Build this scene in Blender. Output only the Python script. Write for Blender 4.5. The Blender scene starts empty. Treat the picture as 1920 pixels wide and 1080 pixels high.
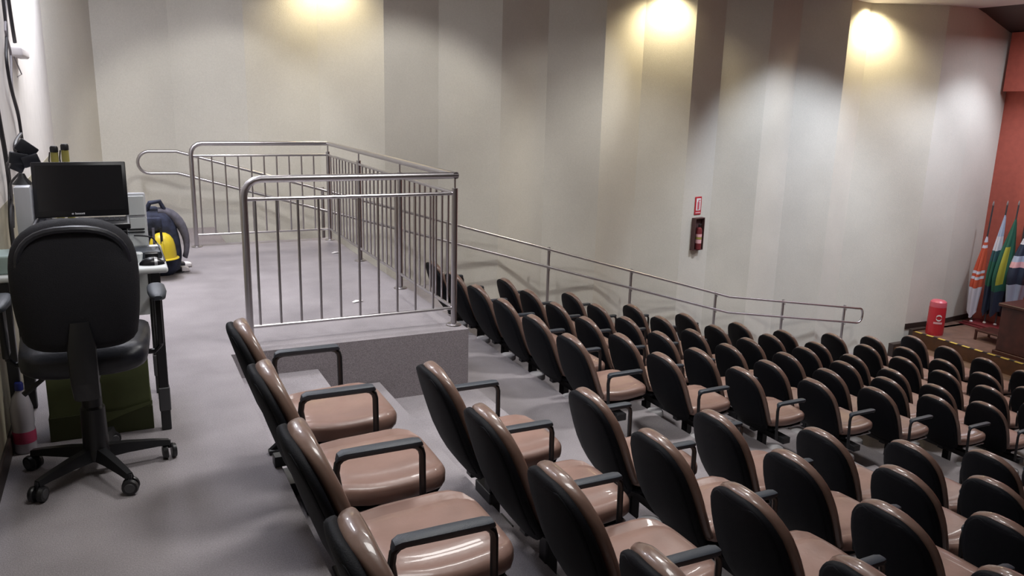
import bpy, bmesh, math, random
from mathutils import Vector, Matrix
random.seed(7)
PI = math.pi
SC = bpy.context.scene
COL = SC.collection

# ---------------------------------------------------------------- camera
cam_d = bpy.data.cameras.new('camera')
cam_d.sensor_width = 36.0
cam_d.lens = 1506.9 / 1920 * 36.0
cam_d.clip_start = 0.05
cam_d.clip_end = 100
cam = bpy.data.objects.new('camera', cam_d)
COL.objects.link(cam)
yaw, pitch, roll = (math.radians(a) for a in (26.2108, 13.2065, -1.4669))
fwd = Vector((math.sin(yaw) * math.cos(pitch), math.cos(yaw) * math.cos(pitch), -math.sin(pitch)))
rgt = Vector((math.cos(yaw), -math.sin(yaw), 0))
dwn = fwd.cross(rgt)
r2 = math.cos(roll) * rgt + math.sin(roll) * dwn
d2 = -math.sin(roll) * rgt + math.cos(roll) * dwn
m = Matrix((r2, -d2, -fwd)).transposed().to_4x4()
m.translation = Vector((0, 0, 1.62))
cam.matrix_world = m
SC.camera = cam

# ---------------------------------------------------------------- world, exposure
w = bpy.data.worlds.new('world')
SC.world = w
w.use_nodes = True
w.node_tree.nodes['Background'].inputs[0].default_value = (0.75, 0.78, 0.9, 1)
w.node_tree.nodes['Background'].inputs[1].default_value = 0.3
vs = SC.view_settings
vs.view_transform = 'Standard'
vs.look = 'None'
vs.gamma = 1
vs.use_curve_mapping = False
vs.exposure = 0.0


def area(name, loc, size, energy, color, target=None, sy=None, spread=PI):
    l = bpy.data.lights.new(name, 'AREA')
    l.energy = energy
    l.color = color
    l.size = size
    l.spread = spread
    if sy:
        l.shape = 'RECTANGLE'
        l.size_y = sy
    o = bpy.data.objects.new(name, l)
    COL.objects.link(o)
    o.location = loc
    if target:
        o.rotation_euler = (Vector(target) - Vector(loc)).to_track_quat('-Z', 'Y').to_euler()
    return o


def spot(name, loc, energy, color, target, angle=60, blend=0.4, rad=0.04):
    l = bpy.data.lights.new(name, 'SPOT')
    l.energy = energy
    l.color = color
    l.spot_size = math.radians(angle)
    l.spot_blend = blend
    l.shadow_soft_size = rad
    o = bpy.data.objects.new(name, l)
    COL.objects.link(o)
    o.location = loc
    o.rotation_euler = (Vector(target) - Vector(loc)).to_track_quat('-Z', 'Y').to_euler()
    return o


COOL = (0.88, 0.90, 1.0)
BLUE = (0.80, 0.87, 1.0)
WARM = (1.0, 0.84, 0.52)
NEUT = (1.0, 0.98, 0.95)
# ceiling fluorescent panels (unseen; spread narrowed on most to keep the far walls darker)
area('panel_light_rear_wall', (-0.15, 7.7, 3.22), 0.3, 78, COOL, sy=1.2)
area('panel_light_rear_aisle', (-0.1, 5.0, 3.22), 0.3, 30, COOL, sy=1.2)
area('panel_light_landing', (0.5, 6.9, 3.22), 1.2, 32, NEUT, sy=0.6, spread=2.2)
area('panel_light_near', (0.7, 2.2, 3.22), 1.2, 20, NEUT, sy=0.6, spread=2.2)
area('fill_light_aisle', (1.9, 3.9, 3.22), 0.6, 36, NEUT, sy=0.6, spread=2.2)  # added fill to brighten the aisle floor, no known fixture
area('panel_light_middle', (4.4, 5.0, 3.22), 0.6, 46, NEUT, sy=0.4, spread=2.2)
area('panel_light_front', (9.4, 5.6, 3.22), 0.8, 65, NEUT, sy=0.6, spread=2.2)
area('panel_light_stage', (13.3, 7.3, 2.85), 0.8, 48, COOL, sy=1.6)
# warm downlights close to the side wall
for i, (x, y, e) in enumerate(((2.45, 10.30, 75), (7.28, 9.80, 120), (11.02, 9.50, 190))):
    spot('wall_downlight', (x, y, 3.20), e, WARM, (x, y + 0.3, 0), 140, 0.9, 0.07)
# neutral fills added to brighten dim wall folds, then the cool ceiling spotlights
spot('wall_fill', (1.15, 8.0, 3.22), 120, NEUT, (1.15, 10.7, 0.2), 66, 0.4, 0.08)
spot('wall_fill', (3.5, 8.2, 3.22), 135, NEUT, (3.4, 10.5, 0.2), 80, 0.5, 0.08)
spot('wall_fill', (6.4, 7.4, 3.22), 230, NEUT, (6.4, 10.1, -0.8), 74, 0.8, 0.08)
spot('wall_fill', (7.8, 8.7, 3.22), 110, NEUT, (5.0, 10.3, 0.9), 46, 0.8, 0.08)
spot('cool_spot', (9.3, 7.4, 3.2), 450, BLUE, (9.6, 9.8, -0.3), 72, 0.7, 0.1)
spot('cool_spot', (13.3, 7.4, 3.0), 260, BLUE, (12.8, 9.3, -0.3), 76, 0.7, 0.1)
spot('cool_spot', (11.3, 7.4, 3.2), 240, COOL, (11.2, 9.5, -0.6), 76, 0.7, 0.1)


# ---------------------------------------------------------------- materials
def mat(name, col, rough=0.6, metal=0.0, noise=0.0, nscale=40.0, bump=0.0, bscale=None, coat=0.0, spec=0.5,
        emit=None, estr=0.0, col2=None, trans=0.0, big=0.0):
    mt = bpy.data.materials.new(name)
    mt.use_nodes = True
    nt = mt.node_tree
    b = nt.nodes['Principled BSDF']
    b.inputs['Base Color'].default_value = (*col, 1)
    b.inputs['Roughness'].default_value = rough
    b.inputs['Metallic'].default_value = metal
    b.inputs['Coat Weight'].default_value = coat
    b.inputs['Specular IOR Level'].default_value = spec
    b.inputs['Transmission Weight'].default_value = trans
    if emit:
        b.inputs['Emission Color'].default_value = (*emit, 1)
        b.inputs['Emission Strength'].default_value = estr
    tc = nt.nodes.new('ShaderNodeTexCoord')
    if noise > 0 or col2:
        n = nt.nodes.new('ShaderNodeTexNoise')
        n.inputs['Scale'].default_value = nscale
        n.inputs['Detail'].default_value = 4
        nt.links.new(tc.outputs['Object'], n.inputs['Vector'])
        fac = n.outputs['Fac']
        if big > 0:
            n2 = nt.nodes.new('ShaderNodeTexNoise')
            n2.inputs['Scale'].default_value = big
            n2.inputs['Detail'].default_value = 3
            nt.links.new(tc.outputs['Object'], n2.inputs['Vector'])
            mm = nt.nodes.new('ShaderNodeMath')
            mm.operation = 'MULTIPLY_ADD'
            mm.inputs[1].default_value = 0.5
            ad = nt.nodes.new('ShaderNodeMath')
            ad.operation = 'MULTIPLY'
            ad.inputs[1].default_value = 0.5
            nt.links.new(n2.outputs['Fac'], ad.inputs[0])
            nt.links.new(fac, mm.inputs[0])
            nt.links.new(ad.outputs[0], mm.inputs[2])
            fac = mm.outputs[0]
        r = nt.nodes.new('ShaderNodeMix')
        r.data_type = 'RGBA'
        c2 = col2 if col2 else tuple(max(0, c * (1 + noise)) for c in col)
        c1 = tuple(max(0, c * (1 - noise)) for c in col) if not col2 else col
        r.inputs[6].default_value = (*c1, 1)
        r.inputs[7].default_value = (*c2, 1)
        mr = nt.nodes.new('ShaderNodeMapRange')
        mr.inputs[1].default_value = 0.35
        mr.inputs[2].default_value = 0.65
        nt.links.new(fac, mr.inputs[0])
        nt.links.new(mr.outputs[0], r.inputs[0])
        nt.links.new(r.outputs[2], b.inputs['Base Color'])
    if bump > 0:
        n = nt.nodes.new('ShaderNodeTexNoise')
        n.inputs['Scale'].default_value = bscale or nscale
        n.inputs['Detail'].default_value = 3
        nt.links.new(tc.outputs['Object'], n.inputs['Vector'])
        bp = nt.nodes.new('ShaderNodeBump')
        bp.inputs['Strength'].default_value = bump
        bp.inputs['Distance'].default_value = 0.01
        nt.links.new(n.outputs['Fac'], bp.inputs['Height'])
        nt.links.new(bp.outputs[0], b.inputs['Normal'])
    return mt


M = dict(
    carpet=mat('carpet', (0.310, 0.286, 0.300), 0.95, noise=0.22, nscale=160, bump=0.5, bscale=220, spec=0.1, big=2.2),
    riser=mat('riser_carpet', (0.30, 0.27, 0.285), 0.95, noise=0.2, nscale=160, bump=0.5, bscale=220, spec=0.1),
    wall=mat('wall_fabric', (0.62, 0.595, 0.53), 0.9, noise=0.06, nscale=60, bump=0.25, bscale=120, spec=0.15, big=1.4),
    backwall=mat('back_wall_paint', (0.74, 0.71, 0.68), 0.85, noise=0.03, nscale=8, spec=0.2),
    dado=mat('back_wall_dado', (0.36, 0.33, 0.24), 0.8, noise=0.08, nscale=12),
    skirting=mat('dark_skirting', (0.035, 0.022, 0.018), 0.5),
    ceiling=mat('ceiling_paint', (0.62, 0.6, 0.62), 0.8),
    soffit=mat('dark_soffit', (0.05, 0.03, 0.028), 0.5),
    redwall=mat('red_wall', (0.50, 0.12, 0.085), 0.8, noise=0.06, nscale=10),
    steel=mat('brushed_steel', (0.52, 0.50, 0.515), 0.30, 1.0),
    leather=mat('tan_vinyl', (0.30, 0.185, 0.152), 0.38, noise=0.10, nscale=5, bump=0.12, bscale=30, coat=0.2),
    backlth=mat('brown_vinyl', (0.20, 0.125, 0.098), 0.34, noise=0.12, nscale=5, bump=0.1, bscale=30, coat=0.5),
    shell=mat('black_shell', (0.005, 0.0055, 0.008), 0.65, bump=0.15, bscale=260, spec=0.16),
    black=mat('black_metal', (0.012, 0.012, 0.014), 0.4),
    armpad=mat('grey_arm_plastic', (0.038, 0.046, 0.060), 0.5, bump=0.15, bscale=300),
    blackfab=mat('black_fabric', (0.012, 0.012, 0.016), 0.75, bump=0.3, bscale=300, spec=0.3),
    blackvinyl=mat('black_vinyl', (0.014, 0.015, 0.022), 0.42, bump=0.1, bscale=60),
    caster=mat('grey_caster', (0.06, 0.06, 0.065), 0.45),
    white=mat('white_laminate', (0.72, 0.75, 0.76), 0.35),
    whitep=mat('white_plastic', (0.55, 0.56, 0.60), 0.45),
    screen=mat('laptop_screen', (0.016, 0.016, 0.018), 0.14, spec=0.5),
    laptop=mat('laptop_black', (0.010, 0.010, 0.013), 0.3),
    keys=mat('laptop_keys', (0.02, 0.02, 0.025), 0.5),
    silver=mat('silver_trim', (0.5, 0.5, 0.52), 0.35, 0.8),
    yellow=mat('yellow_plastic', (0.62, 0.47, 0.03), 0.35),
    yellow2=mat('dull_yellow', (0.35, 0.31, 0.07), 0.5),
    navy=mat('navy_cloth', (0.018, 0.022, 0.045), 0.85, noise=0.5, nscale=14, bump=0.5, bscale=20),
    greycl=mat('grey_cloth', (0.10, 0.095, 0.12), 0.85, noise=0.3, nscale=14, bump=0.4, bscale=20),
    green=mat('green_cardboard', (0.105, 0.125, 0.05), 0.8, noise=0.08, nscale=9),
    greendk=mat('dark_green_cardboard', (0.045, 0.052, 0.018), 0.8),
    cable=mat('dark_cable', (0.02, 0.018, 0.022), 0.5),
    greycable=mat('grey_cable', (0.25, 0.23, 0.25), 0.5),
    bottle=mat('clear_bottle', (0.70, 0.66, 0.72), 0.2, trans=0.35),
    blue=mat('blue_cap', (0.02, 0.03, 0.20), 0.4),
    pink=mat('pink_label', (0.45, 0.05, 0.12), 0.5),
    red=mat('red_cover', (0.50, 0.022, 0.035), 0.4, coat=0.2),
    pinkred=mat('light_red_cap', (0.62, 0.12, 0.16), 0.35),
    cabinet=mat('dull_brown_metal', (0.075, 0.035, 0.035), 0.6),
    darkred=mat('dark_red_metal', (0.16, 0.02, 0.025), 0.5),
    whitesign=mat('white_print', (0.8, 0.76, 0.76), 0.6),
    pinksign=mat('pink_print', (0.75, 0.42, 0.45), 0.6),
    stagewood=mat('stage_floor_wood', (0.17, 0.10, 0.075), 0.4, noise=0.2, nscale=6),
    trimwood=mat('dark_trim_wood', (0.085, 0.035, 0.014), 0.45, noise=0.2, nscale=8),
    stepwood=mat('step_wood', (0.16, 0.095, 0.06), 0.5, noise=0.2, nscale=8),
    podium=mat('podium_wood', (0.060, 0.018, 0.013), 0.4, noise=0.25, nscale=7),
    tapey=mat('yellow_tape', (0.70, 0.52, 0.10), 0.6),
    tapek=mat('black_tape', (0.02, 0.02, 0.02), 0.6),
    cap=mat('air_outlet_grey', (0.36, 0.35, 0.36), 0.6),
    fl_or=mat('flag_orange', (0.55, 0.09, 0.04), 0.75),
    fl_wh=mat('flag_white', (0.62, 0.60, 0.66), 0.75),
    fl_gr=mat('flag_green', (0.02, 0.11, 0.07), 0.75),
    fl_ye=mat('flag_yellow', (0.38, 0.36, 0.04), 0.75),
    fl_te=mat('flag_teal', (0.03, 0.09, 0.10), 0.75),
    fl_nv=mat('flag_navy', (0.02, 0.03, 0.06), 0.75),
    fl_bl=mat('flag_pale_blue', (0.40, 0.46, 0.60), 0.75),
    fl_rd=mat('flag_dark_red', (0.25, 0.03, 0.03), 0.75),
)


# ---------------------------------------------------------------- mesh helpers
def link(name, bm, mt, parent=None, loc=None, smooth=True, ang=0.6):
    me = bpy.data.meshes.new(name)
    bmesh.ops.recalc_face_normals(bm, faces=bm.faces[:])
    for f in bm.faces:
        f.smooth = smooth
    if smooth:
        for e in bm.edges:
            if len(e.link_faces) == 2 and e.calc_face_angle(0) > ang:
                e.smooth = False
    bm.to_mesh(me)
    bm.free()
    for x in (mt if isinstance(mt, (list, tuple)) else [mt]):
        me.materials.append(x)
    o = bpy.data.objects.new(name, me)
    COL.objects.link(o)
    if parent is not None:
        o.parent = parent
    if loc is not None:
        o.location = loc
    return o


def box(bm, x0, x1, y0, y1, z0, z1, bev=0.0, seg=2, mi=0):
    vs_ = [bm.verts.new((x, y, z)) for x in (x0, x1) for y in (y0, y1) for z in (z0, z1)]
    idx = [(0, 1, 3, 2), (4, 6, 7, 5), (0, 4, 5, 1), (2, 3, 7, 6), (0, 2, 6, 4), (1, 5, 7, 3)]
    fs = [bm.faces.new([vs_[i] for i in q]) for q in idx]
    for f in fs:
        f.material_index = mi
    if bev > 0:
        es = list({e for f in fs for e in f.edges})
        bmesh.ops.bevel(bm, geom=es, offset=bev, segments=seg, affect='EDGES', profile=0.5)
    return fs


def tube(bm, pts, r, seg=10, mi=0, cap=True):
    pts = [Vector(p) for p in pts]
    rs = r if isinstance(r, (list, tuple)) else [r] * len(pts)
    rings = []
    up = None
    for i, p in enumerate(pts):
        t = (pts[min(i + 1, len(pts) - 1)] - pts[max(i - 1, 0)]).normalized()
        if up is None:
            a = Vector((0, 0, 1)) if abs(t.z) < 0.9 else Vector((1, 0, 0))
            up = (a - t * a.dot(t)).normalized()
        else:
            up = (up - t * up.dot(t)).normalized()
        s = t.cross(up)
        rings.append([bm.verts.new(p + (up * math.cos(2 * PI * k / seg) + s * math.sin(2 * PI * k / seg)) * rs[i])
                      for k in range(seg)])
    for a, b in zip(rings, rings[1:]):
        for k in range(seg):
            f = bm.faces.new((a[k], a[(k + 1) % seg], b[(k + 1) % seg], b[k]))
            f.material_index = mi
    if cap:
        for rr in (rings[0], rings[-1]):
            f = bm.faces.new(rr)
            f.material_index = mi
    return rings


def lathe(bm, prof, seg=20, c=(0, 0, 0), mi=0):
    rings = []
    for (r, z) in prof:
        if r < 1e-5:
            rings.append([bm.verts.new((c[0], c[1], c[2] + z))])
        else:
            rings.append([bm.verts.new((c[0] + r * math.cos(2 * PI * k / seg), c[1] + r * math.sin(2 * PI * k / seg), c[2] + z))
                          for k in range(seg)])
    for a, b in zip(rings, rings[1:]):
        for k in range(seg):
            k2 = (k + 1) % seg
            if len(a) == 1 and len(b) == 1:
                continue
            if len(a) == 1:
                f = bm.faces.new((a[0], b[k], b[k2]))
            elif len(b) == 1:
                f = bm.faces.new((a[k], a[k2], b[0]))
            else:
                f = bm.faces.new((a[k], a[k2], b[k2], b[k]))
            f.material_index = mi
    return rings


def loft(bm, rings, mi=0, cap=True):
    vr = [[bm.verts.new(p) for p in r] for r in rings]
    n = len(vr[0])
    for a, b in zip(vr, vr[1:]):
        for k in range(n):
            f = bm.faces.new((a[k], a[(k + 1) % n], b[(k + 1) % n], b[k]))
            f.material_index = mi
    if cap:
        for rr in (vr[0], vr[-1]):
            f = bm.faces.new(rr)
            f.material_index = mi
    return vr


def arc(c, r, a0, a1, n, plane='xz', y=0.0):
    out = []
    for i in range(n + 1):
        a = a0 + (a1 - a0) * i / n
        out.append((c[0] + r * math.cos(a), y, c[1] + r * math.sin(a)))
    return out


def nb():
    return bmesh.new()


def empty(name, loc=(0, 0, 0), rz=0.0):
    o = bpy.data.objects.new(name, None)
    COL.objects.link(o)
    o.location = loc
    o.rotation_euler = (0, 0, rz)
    return o


def tag(o, label=None, cat=None, group=None, kind=None):
    if label:
        o['label'] = label
    if cat:
        o['category'] = cat
    if group:
        o['group'] = group
    if kind:
        o['kind'] = kind
    return o


def struct(o, label=None, cat=None):
    o['kind'] = 'structure'
    tag(o, label, cat)
    return o


# ---------------------------------------------------------------- layout numbers
XT = [.385, 1.215, 2.055, 2.905, 3.755, 4.60, 5.475, 6.29, 7.18, 8.0, 8.94, 9.75, 10.65]   # chair back tops
ZT = [.724, .436, .19, -.063, -.31, -.54, -.765, -.955, -1.163, -1.355, -1.50, -1.63, -1.72]
FZ = [z - 0.89 for z in ZT]
NX = [0.555, 1.50, 2.25] + [x + 0.20 for x in XT[3:]]      # edge of the level above each row
YC = -8.0                                                # far side of the hall behind the camera's right
YW = 11.2
STZ = -2.15
STX = 12.3

# ---------------------------------------------------------------- floor: landing, tiers, risers
bm = nb()
# landing slab (upper level) - z = 0
box(bm, -0.6, NX[0], YC, 5.135, -0.6, 0.0)
box(bm, -0.6, 0.66, 5.135, YW, -0.6, 0.0)
fl = link('floor', bm, M['carpet'], smooth=False)
struct(fl, 'grey carpet of the raised rear walkway', 'floor')
bm = nb()
box(bm, 0.56, 2.19, 5.14, 9.24, -1.2, -0.0005)
bl = link('raised_landing', bm, [M['carpet'], M['riser']], fl, smooth=False)
for p in bl.data.polygons:
    if abs(p.normal.z) < 0.5:
        p.material_index = 1
# tiers
for i in range(13):
    x0 = NX[i] - 0.02
    x1 = 1.10 if i == 0 else NX[i + 1] if i < 12 else STX - 0.02
    bm = nb()
    zz = FZ[i]
    box(bm, x0 - 0.1, x1, YC, YW, zz - 0.5, zz)
    t = link('tier', bm, M['carpet'], fl, smooth=False)
    bm = nb()
    top = 0.0 if i == 0 else -0.312 if i == 1 else FZ[i - 1]
    # short dark riser carpet face, a few mm proud of the tier above
    ya, yb = YC, (YW if i > 2 else 5.13)
    box(bm, NX[i], NX[i] + 0.006, ya, yb, zz, top - 0.012)
    link('riser', bm, M['riser'], fl, smooth=False)
# step pieces: first row tread at -0.31 lies between 1.10 and 1.50
bm = nb()
box(bm, 1.10, 1.52, YC, 5.13, -0.9, -0.312)
# (tier 0 above is cut back below by the real tier shape)
link('half_step', bm, M['carpet'], fl, smooth=False)
# centre-aisle half steps
for i in range(3, 12):
    bm = nb()
    top = FZ[i - 1]
    box(bm, NX[i] + 0.006, NX[i] + 0.34, 3.66, 4.62, FZ[i], (top + FZ[i]) / 2, 0.01, 1)
    link('half_step', bm, M['carpet'], fl, smooth=False)
# side-aisle half steps by the wall
for i in range(1, 10):
    bm = nb()
    top = FZ[i - 1] if i > 0 else 0
    box(bm, NX[i] + 0.006, NX[i] + 0.36, 9.25 if i < 3 else 8.4, 10.6 - 0.1 * NX[i], FZ[i], (top + FZ[i]) / 2, 0.01, 1)
    link('half_step', bm, M['carpet'], fl, smooth=False)
bm = nb()
box(bm, 0.665, 1.04, 9.25, 10.6, -0.3, -0.03, 0.01, 1)
link('half_step', bm, M['riser'], fl, smooth=False)
# air outlet caps on the risers under the seats
bm = nb()
lathe(bm, [(0.0, 0.024), (0.04, 0.022), (0.064, 0.014), (0.072, 0.0), (0.072, -0.03), (0.0, -0.03)], 18)
capo = link('air_outlet', bm, M['cap'], fl, (3.15, 4.70, FZ[2] - 0.012))
for i in range(2, 12):
    ys = [4.70 + 0.58 * k for k in range(6)] + [3.01 - 0.58 * k for k in range(8)]
    for y in ys:
        if i == 3 and abs(y - 4.70) < .01:
            continue
        if i == 2 and y > 3.4:
            continue
        c = capo.copy()
        COL.objects.link(c)
        c.location = (NX[i] + 0.045, y, FZ[i - 1] - 0.012)

# ---------------------------------------------------------------- side wall: folded vertical panels
WV = [(-0.54, 9.19), (-0.15, 10.68), (0.67, 10.79), (1.49, 10.51), (2.40, 10.62), (3.18, 10.34), (3.97, 10.46), (4.77, 10.18),
      (5.54, 10.31), (6.30, 10.03), (7.04, 10.16), (7.75, 9.89), (8.40, 10.02), (9.06, 9.75), (9.78, 9.88), (10.53, 9.61),
      (11.12, 9.75), (12.28, 9.22), (13.15, 9.20), (14.2, 9.32)]
CZ = 3.27
ws = empty('wall_side')
struct(ws, 'folded beige fabric wall running down beside the seats', 'wall')
for (a, b) in zip(WV, WV[1:]):
    bm = nb()
    d = Vector((b[0] - a[0], b[1] - a[1]))
    n = Vector((-d.y, d.x)).normalized() * 0.06
    pts = [(a[0], a[1]), (b[0], b[1]), (b[0] + n.x, b[1] + n.y), (a[0] + n.x, a[1] + n.y)]
    lo = [bm.verts.new((p[0], p[1], -3.0)) for p in pts]
    hi = [bm.verts.new((p[0], p[1], CZ + 0.1)) for p in pts]
    for k in range(4):
        bm.faces.new((lo[k], lo[(k + 1) % 4], hi[(k + 1) % 4], hi[k]))
    bm.faces.new(lo)
    bm.faces.new(hi)
    link('wall_panel', bm, M['wall'], ws, smooth=False)

# rear wall
wr = empty('wall_rear')
struct(wr, 'white painted rear wall left of the desk', 'wall')
bm = nb()
box(bm, -0.66, -0.54, YC, 9.20, 1.03, CZ + 0.1)
link('wall_paint', bm, M['backwall'], wr, smooth=False)
bm = nb()
box(bm, -0.66, -0.538, YC, 9.20, 0.0, 1.03)
link('wall_dado', bm, M['dado'], wr, smooth=False)
bm = nb()
box(bm, -0.54, -0.524, YC, 9.19, 0.0, 0.09, 0.004, 1)
bb = link('baseboard_rear', bm, M['skirting'], smooth=False)
struct(bb)
# far long wall behind the camera (closes the hall)
bm = nb()
box(bm, -0.7, 15, YC - 0.1, YC, -3.2, CZ + 0.1)
struct(link('wall_opposite', bm, M['wall'], smooth=False))
# ceiling
bm = nb()
box(bm, -0.7, 13.05, YC, YW, CZ, CZ + 0.1)
struct(link('ceiling', bm, M['ceiling'], smooth=False))
bm = nb()
prof = [(12.95, CZ), (13.1, 3.22), (13.5, 3.10), (14.0, 2.96), (14.2, 2.93), (14.2, 3.5), (12.95, 3.5)]
a = [bm.verts.new((x, YC, z)) for x, z in prof]
b = [bm.verts.new((x, 9.9, z)) for x, z in prof]
for k in range(len(prof)):
    bm.faces.new((a[k], a[(k + 1) % len(prof)], b[(k + 1) % len(prof)], b[k]))
bm.faces.new(a)
bm.faces.new(b)
so = link('trim_1', bm, M['soffit'], smooth=False)
struct(so, 'dark soffit hanging before the stage', 'soffit')
# red front wall and beam
bm = nb()
box(bm, 14.2, 14.35, YC, 9.8, -2.4, 2.0)
struct(link('wall_front', bm, M['redwall'], smooth=False))
bm = nb()
box(bm, 13.98, 14.4, YC, 9.24, 1.97, 2.95)
struct(link('trim_2', bm, M['redwall'], smooth=False), 'red beam above the stage wall', 'beam')

# ---------------------------------------------------------------- stage
st = empty('stage', (STX, 5, STZ))
tag(st, 'low brown wooden stage at the front with yellow and black edge tape', 'stage', kind='structure')


def at0(o, root):     # world coordinates for a child of an empty
    o.location = -root.location
    return o


bm = nb()
box(bm, STX, 14.25, YC, 9.08, STZ - 0.6, STZ)
box(bm, 12.9, 14.25, 9.0, 9.25, STZ - 0.6, STZ)
at0(link('stage_floor', bm, M['stagewood'], st, smooth=False), st)
bm = nb()
box(bm, STX - 0.03, STX, YC, 9.04, STZ - 0.24, STZ + 0.004)
at0(link('fascia', bm, M['trimwood'], st, smooth=False), st)
bm = nb()
box(bm, STX - 0.45, STX - 0.03, YC, 9.02, -2.9, STZ - 0.23)
at0(link('lower_step', bm, M['stepwood'], st, smooth=False), st)
bm = nb()
box(bm, STX - 0.48, STX - 0.45, YC, 9.02, -2.9, STZ - 0.24)
at0(link('step_fascia', bm, M['trimwood'], st, smooth=False), st)
bm = nb()
box(bm, STX - 0.03, STX + 0.35, 9.04, 9.12, STZ - 0.5, STZ + 0.03)
box(bm, STX - 0.50, STX - 0.03, 9.02, 9.12, STZ - 0.7, STZ - 0.18)
at0(link('end_block', bm, M['skirting'], st, smooth=False), st)
# tape: dashes
L = 9.0
k = 0
tb = nb()
bm = nb()
y = 9.0
while y > -1:
    (box(bm, STX - 0.034, STX + 0.012, y - 0.13, y, STZ + 0.004, STZ + 0.010) if k % 2 == 0 else
     box(tb, STX - 0.034, STX + 0.012, y - 0.09, y, STZ + 0.004, STZ + 0.010))
    y -= 0.13 if k % 2 == 0 else 0.09
    k += 1
at0(tag(link('yellow_tape', bm, M['tapey'], st, smooth=False), 'yellow dashes of the edge tape'), st)
at0(tag(link('black_tape', tb, M['tapek'], st, smooth=False), 'black dashes of the edge tape'), st)
# skirting along the wall on the stage
bm = nb()
for (a, b) in zip(WV[-3:], WV[-2:]):
    d = Vector((b[0] - a[0], b[1] - a[1]))
    n = Vector((d.y, -d.x)).normalized() * 0.015
    lo = [bm.verts.new((p[0], p[1], STZ)) for p in (a, b, (b[0] + n.x, b[1] + n.y), (a[0] + n.x, a[1] + n.y))]
    hi = [bm.verts.new((v.co.x, v.co.y, STZ + 0.09)) for v in lo]
    for k in range(4):
        bm.faces.new((lo[k], lo[(k + 1) % 4], hi[(k + 1) % 4], hi[k]))
    bm.faces.new(hi)
struct(link('baseboard_stage', bm, M['skirting'], smooth=False))


# ---------------------------------------------------------------- guard railing
gr = empty('guard_railing', (2.13, 5.28, 0))
tag(gr, 'U-shaped brushed steel guard railing around the raised landing', 'railing')
XL, XR, Y0, Y1 = 0.70, 2.13, 5.28, 9.08
Z0 = 1.09


def g(name, bm, mt='steel', parent=None, **k):
    o = link(name, bm, M[mt], parent or gr, **k)
    if parent is None:
        o.location = -gr.location
    return o


for yy in (Y0, Y1):
    bm = nb()
    pts = [(XL, yy, 0.0), (XL, yy, Z0 - 0.11)]
    pts += [(XL + 0.11 - 0.11 * math.cos(a), yy, Z0 - 0.11 + 0.11 * math.sin(a)) for a in (PI / 8, PI / 4, PI * 3 / 8, PI / 2)]
    pts += [(XR + 0.02, yy, Z0)]
    tube(bm, pts, 0.0235, 14)
    g('top_rail', bm)
bm = nb()
tube(bm, [(XR, Y0 - 0.02, Z0), (XR, Y1 + 0.02, Z0)], 0.0235, 14)
g('top_rail', bm)
for (a, b) in (((XL, Y0), (XR, Y0)), ((XL, Y1), (XR, Y1)), ((XR, Y0), (XR, Y1))):
    for nm, zz, rr in (('middle_rail', 0.963, 0.0125), ('bottom_rail', 0.128, 0.0125)):
        bm = nb()
        tube(bm, [(a[0], a[1], zz), (b[0], b[1], zz)], rr, 10)
        g(nm, bm)
bm = nb()
tube(bm, [(0, 0, 0.128), (0, 0, 0.963)], 0.0085, 8)
pk = g('picket', bm)
pk.location = Vector((0.767, Y0, 0)) - gr.location
locs = [(0.767 + 0.1335 * k, Y0) for k in range(1, 10)] + [(0.767 + 0.1335 * k, Y1) for k in range(10)]
PY = [5.28, 6.52, 7.80, 9.08]
for j in range(3):
    for q in range(1, 10):
        locs.append((XR, PY[j] + (PY[j + 1] - PY[j]) * q / 10))
for (x, y) in locs:
    c = pk.copy()
    COL.objects.link(c)
    c.location = Vector((x, y, 0)) - gr.location
for y in PY:
    bm = nb()
    tube(bm, [(0, 0, 0), (0, 0, 1.0)], 0.0215, 14)
    tube(bm, [(0, 0, 0.99), (0, 0, 1.08)], 0.007, 8)
    p = g('post', bm)
    p.location = Vector((XR, y, 0)) - gr.location
    bm = nb()
    lathe(bm, [(0.0, 0.012), (0.045, 0.012), (0.056, 0.007), (0.058, 0.0), (0, 0)], 20)
    link('base_flange', bm, M['steel'], p)
for y in (Y0, Y1):
    bm = nb()
    lathe(bm, [(0.0, 0.012), (0.045, 0.012), (0.056, 0.007), (0.058, 0.0), (0, 0)], 20)
    f = g('base_flange', bm)
    f.location = Vector((XL, y, 0)) - gr.location

# ---------------------------------------------------------------- stair handrail by the wall


def ry(x):
    return 10.45 - 0.10 * x - 0.03


def rz(x):
    if x < 0.64:
        return 0.924
    if x < 8.54:
        return 0.924 - (x - 0.64) * (0.924 + 1.334) / 7.9
    return -1.334 - (x - 8.54) * 0.139


def fz(x):
    if x < 0.66:
        return 0.0
    for i in range(12, -1, -1):
        if x > NX[i]:
            return FZ[i]
    return FZ[0]


hr = empty('handrail', (0.64, ry(0.64), 0))
tag(hr, 'double steel handrail with looped ends descending along the beige wall', 'handrail')


def h(name, bm, mt='steel', parent=None):
    o = link(name, bm, M[mt], parent or hr)
    if parent is None:
        o.location = -hr.location
    return o


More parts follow.
